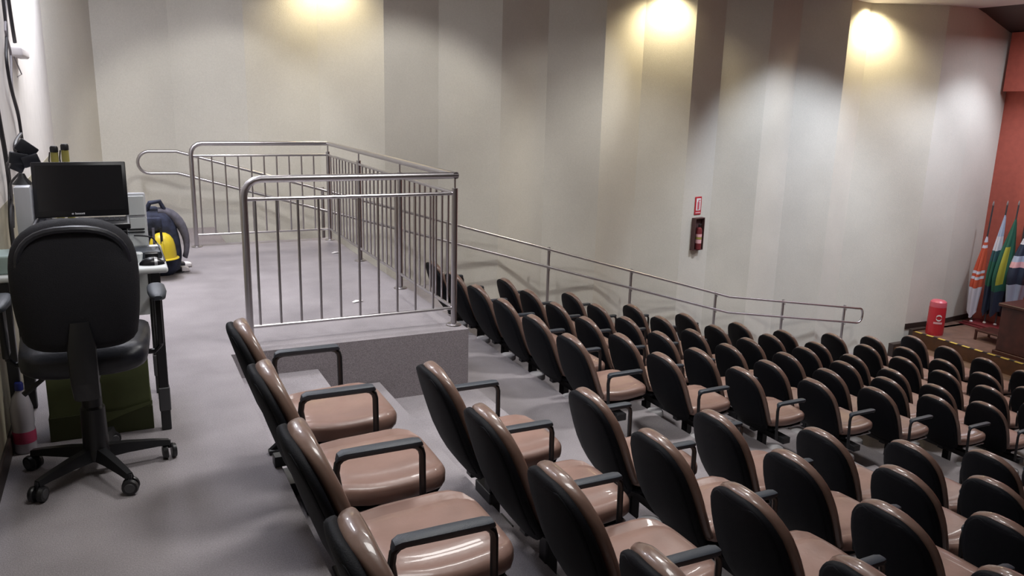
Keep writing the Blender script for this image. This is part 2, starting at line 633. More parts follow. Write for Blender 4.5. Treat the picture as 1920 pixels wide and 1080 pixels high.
R_ = 0.128
xa = 0.345
xs = [xa, 0.64, 2.3, 4.5, 6.5, 8.54, 10.0, 11.15]
up = [(x, ry(x), rz(x)) for x in xs]
lw = [(x, ry(x), rz(x) - 2 * R_) for x in xs]
bm = nb()
tube(bm, up, 0.0185, 12)
h('upper_rail', bm)
bm = nb()
tube(bm, lw, 0.0185, 12)
h('lower_rail', bm)
bm = nb()
tube(bm, [(xa - R_ * math.sin(a), ry(xa), rz(xa) - R_ + R_ * math.cos(a)) for a in [PI * k / 10 for k in range(11)]], 0.0185, 12)
h('end_loop', bm)
bm = nb()
xe = 11.15
tube(bm, [(xe + 0.13 * math.sin(a) ** 0.6, ry(xe), rz(xe) - R_ + R_ * math.cos(a)) for a in [PI * k / 10 for k in range(11)]], 0.0185, 12)
h('end_loop', bm)
for x in (2.32, 3.96, 5.456, 6.80, 8.32, 9.63, 10.91):
    y = ry(x) + 0.045
    bm = nb()
    z0 = fz(x)
    tube(bm, [(x, y, z0), (x, y, rz(x) + 0.03)], 0.0215, 12)
    p = h('post', bm)
    bm = nb()
    for dz in (0, -2 * R_):
        tube(bm, [(x, y, rz(x) + dz - 0.05), (x, y - 0.045, rz(x) + dz - 0.045), (x, y - 0.045, rz(x) + dz)], 0.006, 6)
    lathe(bm, [(0.0, 0.012), (0.045, 0.012), (0.056, 0.007), (0.058, 0.0), (0, 0)], 16, (x, y, z0))
    link('bracket', bm, M['steel'], p)


# ---------------------------------------------------------------- auditorium chair
def sup(t, e):
    return math.copysign(abs(t) ** e, t)


def pad_ring(c, nrm, wy, th, n=18, e=0.55):
    """rounded-rectangle ring in the plane spanned by Y and nrm"""
    out = []
    for k in range(n):
        a = 2 * PI * k / n
        out.append(Vector(c) + Vector((0, 1, 0)) * wy * sup(math.cos(a), e) + Vector(nrm) * th * sup(math.sin(a), e))
    return out


# back profile (x, z) relative to the back's top (0, 0); z measured down
BP = [(0.215, -0.56), (0.175, -0.50), (0.120, -0.42), (0.075, -0.32), (0.042, -0.22), (0.014, -0.125), (-0.004, -0.06), (-0.016, -0.014)]


def bprof(t):
    s = t * (len(BP) - 1)
    i = min(int(s), len(BP) - 2)
    f = s - i
    a, b = BP[i], BP[i + 1]
    p = (a[0] + (b[0] - a[0]) * f, a[1] + (b[1] - a[1]) * f)
    d = Vector((b[0] - a[0], 0, b[1] - a[1])).normalized()
    return p, d


def bwid(t):        # half width along the back, oval top
    t = max(0.0, min(1.0, t))
    w_ = 0.190 + 0.062 * math.sin(PI * min(1, t / 0.95) * 0.62)
    top = max(0.0, (t - 0.28) / 0.72)
    bot = max(0.0, (0.22 - t) / 0.22)
    return w_ * math.sqrt(max(0.0, 1 - top ** 2.05)) * (1 - 0.38 * bot ** 2)


def loft_back(bm, t0, t1, n, off, th, ws_, e=0.55, mi=0):
    rings = []
    for i in range(n + 1):
        u = i / n
        # cluster towards the ends
        u = 0.5 - 0.5 * math.cos(PI * u)
        t = t0 + (t1 - t0) * u
        tt = t
        (x, z), d = bprof(t)
        nrm = Vector((d.z, 0, -d.x))       # towards +x, the sitter's side
        w_ = max(0.012, bwid(tt * 0.995) * ws_)
        if t0 > 0:
            w_ = max(0.012, w_ * math.sqrt(max(0.0, 1 - max(0, 1 - (t - t0) / 0.05) ** 2)))
        edge = min(1.0, math.sqrt(max(0.0, 1 - (1 - min(1, u / 0.10)) ** 2)) if u < 0.10 else 1.0)
        edge2 = math.sqrt(max(0.0, 1 - (1 - min(1, (1 - u) / 0.06)) ** 2)) if u > 0.94 else 1.0
        h_ = th * max(0.25, min(edge, edge2))
        ring = pad_ring(Vector((x, 0, z)) + nrm * off, nrm, w_, h_, 22, e)
        for p in ring:
            p.x += 0.75 * p.y * p.y
        rings.append(ring)
    loft(bm, rings, mi)


def seat_mesh():
    bm = nb()
    rings = []
    n = 14
    for i in range(n + 1):
        u = 0.5 - 0.5 * math.cos(PI * i / n)
        x = 0.19 + 0.445 * u
        w_ = 0.225 + 0.02 * math.sin(PI * u)
        fr = max(0, (u - 0.72) / 0.28)
        w_ *= math.sqrt(max(0.02, 1 - 0.75 * fr ** 3.0)) * (1 - 0.12 * max(0, 0.3 - u) / 0.3)
        th = 0.050 * max(0.22, math.sqrt(max(0, 1 - (1 - min(1, min(u, 1 - u) / 0.12)) ** 2)))
        z = -0.455 - 0.012 * math.sin(PI * u) + (0.018 * u) - 0.03 * fr ** 2
        ring = []
        N = 36
        for k in range(N):
            a = 2 * PI * k / N
            cy, cz = sup(math.cos(a), 0.5), sup(math.sin(a), 0.55)
            dz = 0.0
            if cz > 0.3 and abs(cy) < 0.80 and 0.04 < u < 0.93:
                dz = -0.019 if abs(cy) > 0.64 else -0.006
            ring.append(Vector((x, w_ * cy, z + th * cz + dz)))
        rings.append(ring)
    loft(bm, rings)
    return bm


def arm_meshes(s):
    """arm on side s (+1 far side)"""
    y = s * 0.29
    fr = nb()
    zt = -0.262
    pts = [(0.20, y, -0.42), (0.185, y, zt - 0.055)]
    pts += [(0.225 - 0.04 * math.cos(a), y, zt - 0.04 + 0.04 * math.sin(a)) for a in (PI / 6, PI / 3, PI / 2)]
    pts += [(0.445 + 0.04 * math.sin(a), y, zt - 0.04 + 0.04 * math.cos(a)) for a in (0, PI / 6, PI / 3, PI / 2)]
    pts += [(0.488, y, -0.56)]
    if s < 0:       # end-of-row arm: one post at the rear, free front end
        pts = [(0.205, y, -0.57), (0.190, y, zt - 0.055)]
        pts += [(0.225 - 0.035 * math.cos(a), y, zt - 0.04 + 0.04 * math.sin(a)) for a in (PI / 6, PI / 3, PI / 2)]
        pts += [(0.455, y, zt), (0.478, y, zt - 0.006)]
    tube(fr, pts, 0.0125, 8)
    pd = nb()
    rings = []
    for i, (u, wy, th) in enumerate(((0, .010, .006), (.02, .018, .010), (.08, .024, .013), (.5, .026, .014), (.9, .026, .014), (.97, .020, .011), (1, .010, .006))):
        x = 0.185 + 0.300 * u
        zc = zt + 0.008 - (0.018 if u < 0.01 else 0.006 if u < .05 else 0) - (0.008 if u > .99 else 0)
        rings.append([Vector((x, y + wy * sup(math.cos(2 * PI * k / 12), .6), zc + th * sup(math.sin(2 * PI * k / 12), .6))) for k in range(12)])
    loft(pd, rings)
    return fr, pd


def make_chair():
    r = empty('auditorium_chair')
    # origin: floor point below the top of the back; top at z = 0.89
    H = 0.89

    def up_(bm):
        bmesh.ops.translate(bm, verts=bm.verts[:], vec=(0, 0, H))
        return bm
    bm = nb()
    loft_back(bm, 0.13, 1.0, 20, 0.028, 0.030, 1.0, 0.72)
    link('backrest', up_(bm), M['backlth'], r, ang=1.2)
    bm = nb()
    loft_back(bm, 0.0, 0.988, 20, -0.012, 0.018, 0.97, 0.5)
    bs = link('back_shell', up_(bm), M['shell'], r, ang=1.2)
    bm = nb()
    loft_back(bm, 0.12, 0.93, 12, -0.027, 0.005, 0.88, 0.5)
    link('shell_panel', up_(bm), M['shell'], bs, ang=1.2)
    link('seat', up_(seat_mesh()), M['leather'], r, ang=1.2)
    bm = nb()
    rings = []
    for (x, w_, th, z) in ((0.20, .15, .012, -.52), (0.24, .20, .022, -.525), (0.45, .21, .022, -.52), (0.57, .19, .016, -.515), (0.60, .16, .008, -.51)):
        rings.append([Vector((x, w_ * sup(math.cos(2 * PI * k / 16), .5), z + th * sup(math.sin(2 * PI * k / 16), .5))) for k in range(16)])
    loft(bm, rings)
    link('seat_pan', up_(bm), M['shell'], r)
    bm = nb()
    for q in (-1, 1):
        box(bm, 0.27, 0.585, q * 0.195 - 0.012, q * 0.195 + 0.012, -0.532, -0.518, 0.004, 1)
    box(bm, 0.575, 0.590, -0.19, 0.19, -0.530, -0.519, 0.003, 1)
    link('pan_trim', up_(bm), M['silver'], r, smooth=False)
    # pedestal
    bm = nb()
    box(bm, 0.30, 0.36, -0.035, 0.035, -H + 0.012, -0.60, 0.006, 1)
    box(bm, 0.24, 0.42, -0.07, 0.07, -H, -H + 0.014, 0.004, 1)
    box(bm, 0.20, 0.50, -0.03, 0.03, -0.60, -0.54, 0.006, 1)
    link('pedestal', up_(bm), M['black'], r, smooth=False)
    bm = nb()
    box(bm, 0.29, 0.37, -0.29, 0.29, -0.63, -0.575, 0.005, 1)
    link('beam', up_(bm), M['black'], r, smooth=False)
    fr, pd = arm_meshes(1)
    link('arm_frame', up_(fr), M['black'], r)
    link('arm_pad', up_(pd), M['armpad'], r)
    return r


def near_arm(root):
    fr, pd = arm_meshes(-1)
    for bmx in (fr, pd):
        bmesh.ops.translate(bmx, verts=bmx.verts[:], vec=(0, 0, 0.89))
    a = link('arm_frame', fr, M['black'], root)
    b = link('arm_pad', pd, M['armpad'], root)
    return a, b


proto = make_chair()
CH = list(proto.children)
used = [False]


def put_chair(x, y, z, label, group, arm=None, lean=0.0, rz_=0.0):
    if not used[0]:
        r = proto
        used[0] = True
    else:
        r = proto.copy()
        COL.objects.link(r)
        for ch in CH:
            c = ch.copy()
            COL.objects.link(c)
            c.parent = r
            for gch in ch.children:
                d = gch.copy()
                COL.objects.link(d)
                d.parent = c
    r.location = (x, y, z)
    r.rotation_euler = (0, 0, rz_)
    tag(r, label, 'chair', group)
    if arm:
        for s in arm:
            c = s.copy()
            COL.objects.link(c)
            c.parent = r
    return r




def cam_xy(p):
    v = Vector(p) - cam.location
    zc = v.dot(fwd)
    if zc < 0.2:
        return None
    return 960 + 1506.9 * v.dot(r2) / zc, 540 + 1506.9 * v.dot(d2) / zc


def in_view(x, y, z):
    for dx in (-0.03, 0.2, 0.5):
        for dy in (-0.24, 0.3):
            for dz in (0.45, 0.65, 0.89):
                q = cam_xy((x + dx, y + dy, z + dz))
                if q and -10 < q[0] < 1925 and -10 < q[1] < 1075:
                    return True
    return False


ORD = ['first', 'second', 'third', 'fourth', 'fifth', 'sixth', 'seventh', 'eighth', 'ninth', 'tenth', 'eleventh', 'twelfth', 'thirteenth']
narm = None
for i in range(13):
    # near block, to the right of the camera
    k = 0
    while True:
        y = 3.30 - 0.58 * k
        if y < -1.5:
            break
        if in_view(XT[i], y, FZ[i]):
            lab = 'brown chair, near block, %s row from back, %s' % (
                ORD[i], 'seat on the centre aisle' if k == 0 else '%s seat from centre aisle' % ORD[k])
            put_chair(XT[i], y, FZ[i], lab, 'brown and black chairs of the near seating block',
                      rz_=random.uniform(-.012, .012))
        k += 1
for i in range(3, 13):
    for k in range(6):
        y = 4.95 + 0.58 * k
        if not in_view(XT[i], y, FZ[i]):
            continue
        lab = 'brown chair, far block, %s row from back, %s' % (
            ORD[i - 3], 'seat on the centre aisle' if k == 0 else '%s seat from centre aisle' % ORD[k])
        arm = None
        if k == 0:
            if narm is None:
                narm = near_arm(proto)
                arm_objs = narm
                for a_ in narm:
                    a_.parent = None
                r = put_chair(XT[i], y, FZ[i], lab, 'brown and black chairs of the far seating block')
                for a_ in narm:
                    a_.parent = r
                continue
            arm = narm
        put_chair(XT[i], y, FZ[i], lab, 'brown and black chairs of the far seating block', arm=arm, rz_=random.uniform(-.012, .012))

# rear mounting brackets of the first rows, fixed on the step edge
for (i, ys) in ((0, (3.6, 2.4, 1.5)), (1, (3.45, 2.3, 1.3))):
    top = 0.0 if i == 0 else FZ[i - 1]
    for y in ys:
        bm = nb()
        xn = NX[i]
        box(bm, xn + 0.008, xn + 0.20, y - 0.20, y - 0.02, top - 0.15, top - 0.09, 0.004, 1)
        box(bm, xn - 0.03, xn + 0.03, y - 0.20, y - 0.14, top + 0.002, top + 0.05, 0.003, 1)
        box(bm, xn - 0.03, xn + 0.05, y - 0.06, y - 0.02, top + 0.002, top + 0.02, 0.003, 1)
        tube(bm, [(xn - 0.02, y - 0.03, top + 0.01), (xn + 0.16, y - 0.03, top + 0.16)], 0.014, 6)
        o = link('mounting_bracket', bm, M['black'], smooth=False)
        tag(o, 'black bracket on the step edge under the %s row, %s one' % (ORD[i], {0: 'farthest', 1: 'middle', 2: 'nearest'}[ys.index(y)]), 'bracket', 'black brackets under the near rows')

# ---------------------------------------------------------------- desk and things on it
DZ = 0.815
dk = empty('desk', (-0.18, 4.3, 0))
tag(dk, 'white-topped narrow desk against the rear wall holding the laptop', 'desk')


def d(name, bm, mt, parent=None, **k):
    o = link(name, bm, M[mt], parent or dk, **k)
    if parent is None:
        o.location = -dk.location
    return o


bm = nb()
box(bm, -0.53, 0.178, 4.02, 4.66, DZ - 0.03, DZ, 0.012, 3)
d('desk_top', bm, 'white')
for (x, y) in ((0.12, 4.05), (0.12, 4.6), (-0.49, 4.05), (-0.49, 4.6)):
    bm = nb()
    box(bm, x - 0.022, x + 0.022, y - 0.022, y + 0.022, 0.0, DZ - 0.03, 0.004, 1)
    lg = d('leg', bm, 'black', smooth=False)
    bm = nb()
    box(bm, x - 0.026, x + 0.026, y - 0.026, y + 0.026, 0.10, 0.22, 0.004, 1)
    f = link('leg_sleeve', bm, M['caster'], lg, smooth=False)
bm = nb()
box(bm, -0.49, 0.12, 4.58, 4.60, 0.45, DZ - 0.03)
d('modesty_panel', bm, 'white', smooth=False)
for z in (0.55, 0.45):
    bm = nb()
    box(bm, 0.11, 0.13, 4.05, 4.6, z, z + 0.02)
    d('side_rail', bm, 'black', smooth=False)

# riser box under the laptop
bm = nb()
box(bm, -0.35, 0.02, 4.05, 4.36, DZ, DZ + 0.175, 0.006, 2)
rb = link('amplifier', bm, M['laptop'])
tag(rb, 'black audio unit on the desk directly under the laptop', 'audio unit')
bm = nb()
for k in range(5):
    lathe(bm, [(0, 0.012), (0.012, 0.012), (0.014, 0), (0, 0)], 12)
bmesh.ops.rotate(bm, verts=bm.verts[:], cent=(0, 0, 0), matrix=Matrix.Rotation(PI / 2, 3, 'X'))
kn = link('knob', bm, M['silver'], rb, (-0.30, 4.05, DZ + 0.1))
for k in range(1, 5):
    c = kn.copy()
    COL.objects.link(c)
    c.location = (-0.30 + 0.07 * k, 4.05, DZ + 0.1)

# laptop
LZ = DZ + 0.178
lp = empty('laptop', (-0.165, 4.2, LZ))
tag(lp, 'open black laptop with a dark screen behind the office chair', 'laptop')
bm = nb()
box(bm, -0.20, 0.20, -0.13, 0.13, 0.0, 0.026, 0.006, 2)
base = link('laptop_base', bm, M['laptop'], lp)
bm = nb()
for r_ in range(5):
    for c_ in range(16):
        x = -0.175 + c_ * 0.0222
        y = -0.02 + r_ * 0.022
        box(bm, x, x + 0.018, y, y + 0.018, 0.026, 0.029)
kb = link('keyboard', bm, M['keys'], base, smooth=False)
kb['kind'] = 'stuff'
bm = nb()
box(bm, -0.045, 0.045, -0.11, -0.05, 0.026, 0.0268)
link('touchpad', bm, M['keys'], base, smooth=False)
bm = nb()
box(bm, -0.196, -0.188, -0.12, 0.12, 0.012, 0.027)
box(bm, 0.188, 0.196, -0.12, 0.12, 0.012, 0.027)
link('side_trim', bm, M['silver'], base, smooth=False)
bm = nb()
box(bm, -0.20, 0.20, -0.006, 0.006, 0.0, 0.262, 0.005, 2)
lid = link('laptop_lid', bm, M['laptop'], lp, (0, 0.125, 0.03))
lid.rotation_euler = (math.radians(-14), 0, 0)
bm = nb()
box(bm, -0.183, 0.183, -0.0072, -0.0062, 0.028, 0.245)
link('screen', bm, M['screen'], lid, smooth=False)


bm = nb()
v_ = [bm.verts.new(p) for p in ((-0.048, -0.0076, 0.014), (-0.042, -0.0076, 0.019), (-0.036, -0.0076, 0.014), (-0.042, -0.0076, 0.010))]
bm.faces.new(v_)
x = -0.032
for wdt, hgt in ((.003, .010), (.006, .007), (.006, .007), (.006, .007), (.006, .007), (.006, .008)):
    box(bm, x, x + wdt, -0.0076, -0.0070, 0.0105, 0.0105 + hgt)
    x += wdt + 0.0015
link('maker_mark', bm, M['whitep'], lid, smooth=False)
# power button ring
bm = nb()
lathe(bm, [(0.006, 0.0), (0.006, 0.002), (0.010, 0.002), (0.010, 0.0)], 16)
link('power_button', bm, M['silver'], base, (-0.145, 0.105, 0.026))

# white computer tower left of laptop
bm = nb()
box(bm, -0.435, -0.37, 4.28, 4.52, DZ, DZ + 0.36, 0.008, 2)
pc = link('computer_case', bm, M['whitep'])
tag(pc, 'white upright plastic case on the desk left of the laptop', 'computer')
bm = nb()
box(bm, -0.36, -0.30, 4.40, 4.56, DZ, DZ + 0.34, 0.006, 2)
pc2 = link('speaker', bm, M['whitep'])
tag(pc2, 'narrow pale speaker on the desk half hidden behind the laptop screen', 'speaker')
bm = nb()
lathe(bm, [(0, 0), (0.045, 0.0), (0.02, 0.03), (0.012, 0.05), (0, 0.05)], 14)
o = link('webcam', bm, M['black'], None, (-0.405, 4.4, DZ + 0.36))
tag(o, 'small dark webcam foot standing on the white upright case', 'webcam')
# dark adapter bundle hanging at the top left of the laptop
bun = empty('adapter_bundle', (-0.43, 4.62, DZ))
tag(bun, 'bundle of black power adapters and plugs between laptop and rear wall', 'adapter')
bm = nb()
tube(bm, [(-0.43, 4.62, DZ), (-0.43, 4.62, DZ + 0.50)], 0.008, 6)
at0(link('stand_rod', bm, M['black'], bun), bun)
for (x, y, z, s, ry_) in ((-0.395, 4.62, 1.325, .045, .7), (-0.43, 4.60, 1.28, .040, .2), (-0.38, 4.60, 1.27, .038, -.3), (-0.44, 4.60, 1.24, .03, .5)):
    bm = nb()
    box(bm, -s, s, -0.022, 0.022, -s * .7, s * .7, 0.006, 2)
    o = link('adapter', bm, M['blackvinyl'], bun)
    o.location = Vector((x, y, z)) - bun.location
    o.rotation_euler = (0, ry_, 0.2)

# router / phone at right of laptop
ph = empty('desk_phone', (0.07, 4.45, DZ))
tag(ph, 'pale grey upright telephone base right of the laptop', 'telephone')
bm = nb()
box(bm, -0.05, 0.045, -0.03, 0.03, 0.0, 0.30, 0.01, 3)
b_ = link('phone_body', bm, M['whitep'], ph)
b_.rotation_euler = (math.radians(-8), 0, 0)
bm = nb()
box(bm, -0.045, 0.040, -0.036, -0.029, 0.185, 0.285, 0.004, 1)
box(bm, -0.045, 0.040, -0.034, -0.029, 0.03, 0.175, 0.004, 1)
b2 = link('phone_panel', bm, M['white'], b_)
bm = nb()
for z in (0.10, 0.115):
    box(bm, -0.05, 0.03, -0.040, -0.034, z, z + 0.005)
link('slot', bm, M['black'], b_, smooth=False)
# flat modem with black box on it
bm = nb()
box(bm, 0.035, 0.165, 4.24, 4.40, DZ, DZ + 0.035, 0.006, 2)
o = link('modem', bm, M['armpad'])
tag(o, 'flat dark grey modem on the desk behind the mouse', 'modem')
bm = nb()
box(bm, 0.085, 0.145, 4.17, 4.22, DZ, DZ + 0.04, 0.005, 2)
o = link('plug_adapter', bm, M['laptop'])
tag(o, 'small black box-shaped adapter in front of the modem', 'adapter')
bm = nb()
lathe(bm, [(0, 0.045), (0.022, 0.045), (0.026, 0.04), (0.024, 0.0), (0, 0)], 20)
o = link('paper_cup', bm, M['white'], None, (0.052, 4.19, DZ))
tag(o, 'small white cup on the desk beside the black adapter', 'cup')
# mouse
ms = empty('computer_mouse', (0.112, 4.10, DZ))
tag(ms, 'black and silver computer mouse on the front right of the desk', 'mouse')
bm = nb()
rings = []
for i in range(9):
    u = i / 8
    x = -0.055 + 0.11 * u
    s_ = math.sin(PI * min(1, max(0.0, u * 0.94 + .03))) ** 0.6
    rings.append([Vector((x, 0.032 * s_ * math.cos(PI * k / 9), 0.036 * s_ * math.sin(PI * k / 9))) for k in range(10)])
loft(bm, rings)
link('mouse_shell', bm, M['laptop'], ms)
bm = nb()
rings = []
for u in (0.60, 0.66, 0.72):
    x = -0.055 + 0.11 * u
    s_ = math.sin(PI * (u * 0.94 + .03)) ** 0.6 * 1.03
    rings.append([Vector((x, 0.032 * s_ * math.cos(PI * k / 9), 0.036 * s_ * math.sin(PI * k / 9))) for k in range(10)])
loft(bm, rings)
link('silver_band', bm, M['silver'], ms)
bm = nb()
tube(bm, [(0.055, 0, 0.01), (0.06, 0.05, 0.006), (0.0, 0.08, 0.005), (-0.05, 0.09, 0.005)], 0.002, 6)
link('mouse_cable', bm, M['cable'], ms)
# translucent box at the left front
bm = nb()
box(bm, -0.525, -0.42, 4.06, 4.24, DZ, DZ + 0.085, 0.012, 3)
o = link('tray', bm, mat('pale_green_plastic', (0.35, 0.45, 0.43), 0.4))
tag(o, 'pale green plastic tray at the left front of the desk', 'tray')
# bottles behind the laptop
for k, (x, z1) in enumerate(((-0.275, 1.295), (-0.228, 1.305))):
    bt = empty('spray_can', (x, 4.60, DZ))
    tag(bt, ('dull yellow can with black cap behind the laptop, %s one' % ('left' if k == 0 else 'right')), 'can', 'cans behind the laptop')
    hh = z1 - DZ + 0.045
    bm = nb()
    lathe(bm, [(0, 0), (0.017, 0), (0.017, hh - 0.035), (0.013, hh - 0.02), (0, hh - 0.02)], 16)
    link('can_body', bm, M['yellow2'], bt)
    bm = nb()
    lathe(bm, [(0.0185, hh - 0.03), (0.0185, hh - 0.008), (0.014, hh), (0, hh), (0, hh - 0.03)], 16)
    link('cap', bm, M['black'], bt)
    bm = nb()
    tube(bm, [(-0.02, 0, hh - 0.03), (-0.026, 0, hh - 0.07), (-0.022, 0, hh - 0.14)], 0.003, 6)
    link('strap', bm, M['black'], bt)

# cables
def cable(pts, r, label, mt='cable', name='cable'):
    P = [Vector(p) for p in pts]
    P = [P[0]] + P + [P[-1]]
    out = []
    for i in range(1, len(P) - 2):
        p0, p1, p2, p3 = P[i - 1:i + 3]
        for q in range(6):
            t = q / 6
            out.append(0.5 * ((2 * p1) + (p2 - p0) * t + (2 * p0 - 5 * p1 + 4 * p2 - p3) * t * t + (3 * p1 - p0 - 3 * p2 + p3) * t ** 3))
    out.append(P[-1])
    bm = nb()
    tube(bm, out, r, 7)
    o = link(name, bm, M[mt])
    tag(o, label, 'cable', 'cables hanging on the rear wall')
    return o


WX = -0.515
cable([(WX, 5.66, 2.6), (WX, 5.66, 2.10), (WX, 5.64, 1.925), (WX, 5.48, 1.77), (WX, 5.54, 1.62), (WX, 5.77, 1.455), (WX, 5.83, 1.34), (WX, 5.86, 1.2), (-0.42, 4.64, 1.26)], 0.009,
      'long thick black cable down the white rear wall to the laptop adapters')
cable([(WX, 5.75, 2.6), (WX, 5.76, 2.1), (WX, 5.60, 1.93), (WX, 5.74, 1.80), (WX, 5.60, 1.62), (WX, 5.80, 1.47), (WX, 5.85, 1.33)], 0.007,
      'thin cable twisted around the thick black wall cable', 'greycable')
cable([(WX, 5.97, 2.5), (WX, 5.97, 2.13), (WX, 6.07, 1.887)], 0.011, 'short black cable end beside the white clip high on the rear wall')
cable([(WX, 5.834, 1.342), (WX, 5.487, 1.313), (WX, 5.385, 1.274), (WX, 5.514, 1.204), (WX, 5.5, 1.15)], 0.010, 'black cable loop bending left off the wall cable above the adapters')
cable([(WX, 4.80, 1.75), (WX, 4.80, 1.55), (WX, 4.858, 1.401), (WX, 4.916, 1.277), (WX, 4.937, 1.11), (WX, 4.816, 0.96), (WX, 4.795, 0.84), (-0.51, 4.79, 0.5), (-0.51, 4.75, 0.05)], 0.011,
      'thick black cable hanging at the far left behind the desk')
cable([(-0.44, 4.61, 1.25), (-0.50, 4.8, 1.24), (WX, 4.95, 1.12), (WX, 4.9, 1.03), (WX, 4.98, 1.0), (WX, 4.9, 0.9)], 0.006,
      'thin looped cable from the adapters to the left wall cable')
cable([(-0.42, 4.61, 1.22), (-0.49, 4.75, 1.14), (WX, 4.95, 1.02), (WX, 5.0, 1.10), (WX, 4.92, 1.2)], 0.006,
      'crossing thin cable below the adapter bundle')
cable([(-0.45, 4.25, DZ + .02), (-0.42, 4.15, DZ + .08), (-0.37, 4.12, DZ + .12), (-0.355, 4.1, DZ + .06), (-0.40, 4.06, DZ + .01)], 0.005,
      'tangled black lead on the desk left of the laptop')
cable([(0.05, 4.42, DZ + 0.09), (0.12, 4.36, DZ + 0.09), (0.15, 4.40, DZ + 0.05), (0.16, 4.28, DZ + 0.045), (0.172, 4.15, DZ + 0.005)], 0.004,
      'thin black lead curling over the grey modem')
# white clip on the wall
bm = nb()
box(bm, -0.54, -0.47, 5.95, 6.45, 1.80, 1.86, 0.015, 3)
o = link('cable_clip', bm, M['whitesign'])
o.rotation_euler = (0, 0, 0)
tag(o, 'glossy white plastic cable holder on the rear wall', 'cable holder')
bm = nb()
tube(bm, [(-0.52, 5.98, 1.80), (-0.52, 6.35, 1.70), (-0.52, 6.05, 1.68)], 0.004, 6)
link('wire_hook', bm, M['greycable'], o)

# green carton and things under the desk
ct = empty('cardboard_box', (-0.155, 4.22, 0))
tag(ct, 'olive green cardboard box on the floor under the desk', 'box')
bm = nb()
box(bm, -0.22, 0.215, -0.14, 0.14, 0.10, 0.37, 0.004, 1)
link('box_body', bm, M['green'], ct, smooth=False)
bm = nb()
box(bm, -0.225, 0.22, -0.145, 0.145, 0.0, 0.12, 0.003, 1)
link('lower_tray', bm, M['greendk'], ct, smooth=False)
bm = nb()
vs_ = [bm.verts.new(p) for p in ((0.0, -0.147, 0.06), (0.08, -0.147, 0.09), (0.22, -0.147, 0.13), (0.22, -0.152, 0.15), (0.09, -0.152, 0.12), (-0.10, -0.150, 0.115))]
bm.faces.new(vs_)
link('torn_flap', bm, M['green'], ct, smooth=False)

bo = empty('water_bottle', (-0.475, 4.02, 0))
tag(bo, 'clear plastic bottle with blue cap and pink label beside the rear wall', 'bottle')
bm = nb()
lathe(bm, [(0, 0.0), (0.040, 0.0), (0.046, 0.01), (0.047, 0.10), (0.044, 0.12), (0.047, 0.14), (0.046, 0.21), (0.034, 0.26), (0.016, 0.29), (0.014, 0.30), (0, 0.30)], 20)
link('bottle_body', bm, M['bottle'], bo)
bm = nb()
lathe(bm, [(0.018, 0.295), (0.018, 0.325), (0.015, 0.33), (0, 0.33), (0, 0.295)], 14)
link('cap', bm, M['blue'], bo)
bm = nb()
lathe(bm, [(0.0475, 0.05), (0.048, 0.055), (0.048, 0.10), (0.0475, 0.105)], 20)
link('label_band', bm, M['pink'], bo)

# ---------------------------------------------------------------- office chair
oc = empty('office_chair', (-0.175, 3.66, 0), 0.0)
tag(oc, 'black swivel office chair with its back to the camera at the desk', 'chair')
# backrest
bm = nb()
rings = []
n = 20
for i in range(n + 1):
    u = 0.5 - 0.5 * math.cos(PI * i / n)
    z = 0.635 + 0.505 * u
    w_ = 0.185 + 0.035 * math.sin(PI * min(1, u * 0.8 + 0.05))
    tp = max(0, (u - 0.60) / 0.40)
    bt_ = max(0, (0.10 - u) / 0.10)
    w_ *= (max(0.0, 1 - tp ** 3.4)) ** 0.42 if tp > 0 else 1
    w_ = max(0.03, w_) * (1 - 0.25 * bt_ ** 2)
    th = 0.042 * max(0.2, math.sqrt(max(0, 1 - (1 - min(1, min(u / .07, (1 - u) / .07))) ** 2)))
    y = -0.27 + 0.04 * u * u - 0.10 * (1 - u) * u
    rings.append([Vector((w_ * sup(math.cos(2 * PI * k / 24), .55), y - 0.035 * (abs(math.cos(2 * PI * k / 24)) ** 2) * -1 + th * sup(math.sin(2 * PI * k / 24), .7), z)) for k in range(24)])
loft(bm, rings)
bkr = link('backrest', bm, M['blackfab'], oc, ang=1.2)
bm = nb()
rings = []
for i in range(13):
    a = 2 * PI * i / 12
rim = []
for i in range(25):
    u = i / 24
    a = -0.25 * PI + 1.5 * PI * u
    x = -0.185 * sup(math.cos(a), .8)
    z = 0.955 + 0.155 * sup(math.sin(a), .8)
    if a < 0 or a > PI:
        z = 0.955 + 0.26 * math.sin(a)
    rim.append((x, -0.297 + 0.03 * (x / 0.2) ** 2 + 0.01 * max(0, z - 0.9), z))
tube(bm, rim, 0.014, 8)
link('piping', bm, M['blackvinyl'], bkr)
# seat
bm = nb()
rings = []
for i in range(15):
    u = 0.5 - 0.5 * math.cos(PI * i / 14)
    y = -0.235 + 0.48 * u
    w_ = 0.252 * (1 - 0.12 * (1 - u) ** 2)
    ee = math.sqrt(max(0, 1 - (1 - min(1, min(u / .12, (1 - u) / .12))) ** 2))
    w_ *= 0.72 + 0.28 * ee
    th = 0.066 * max(0.25, ee)
    rings.append([Vector((w_ * sup(math.cos(2 * PI * k / 24), .6), y, 0.560 + 0.012 * (math.cos(2 * PI * k / 24)) ** 2 + th * sup(math.sin(2 * PI * k / 24), .6))) for k in range(24)])
loft(bm, rings)
link('seat', bm, M['blackvinyl'], oc, ang=1.2)
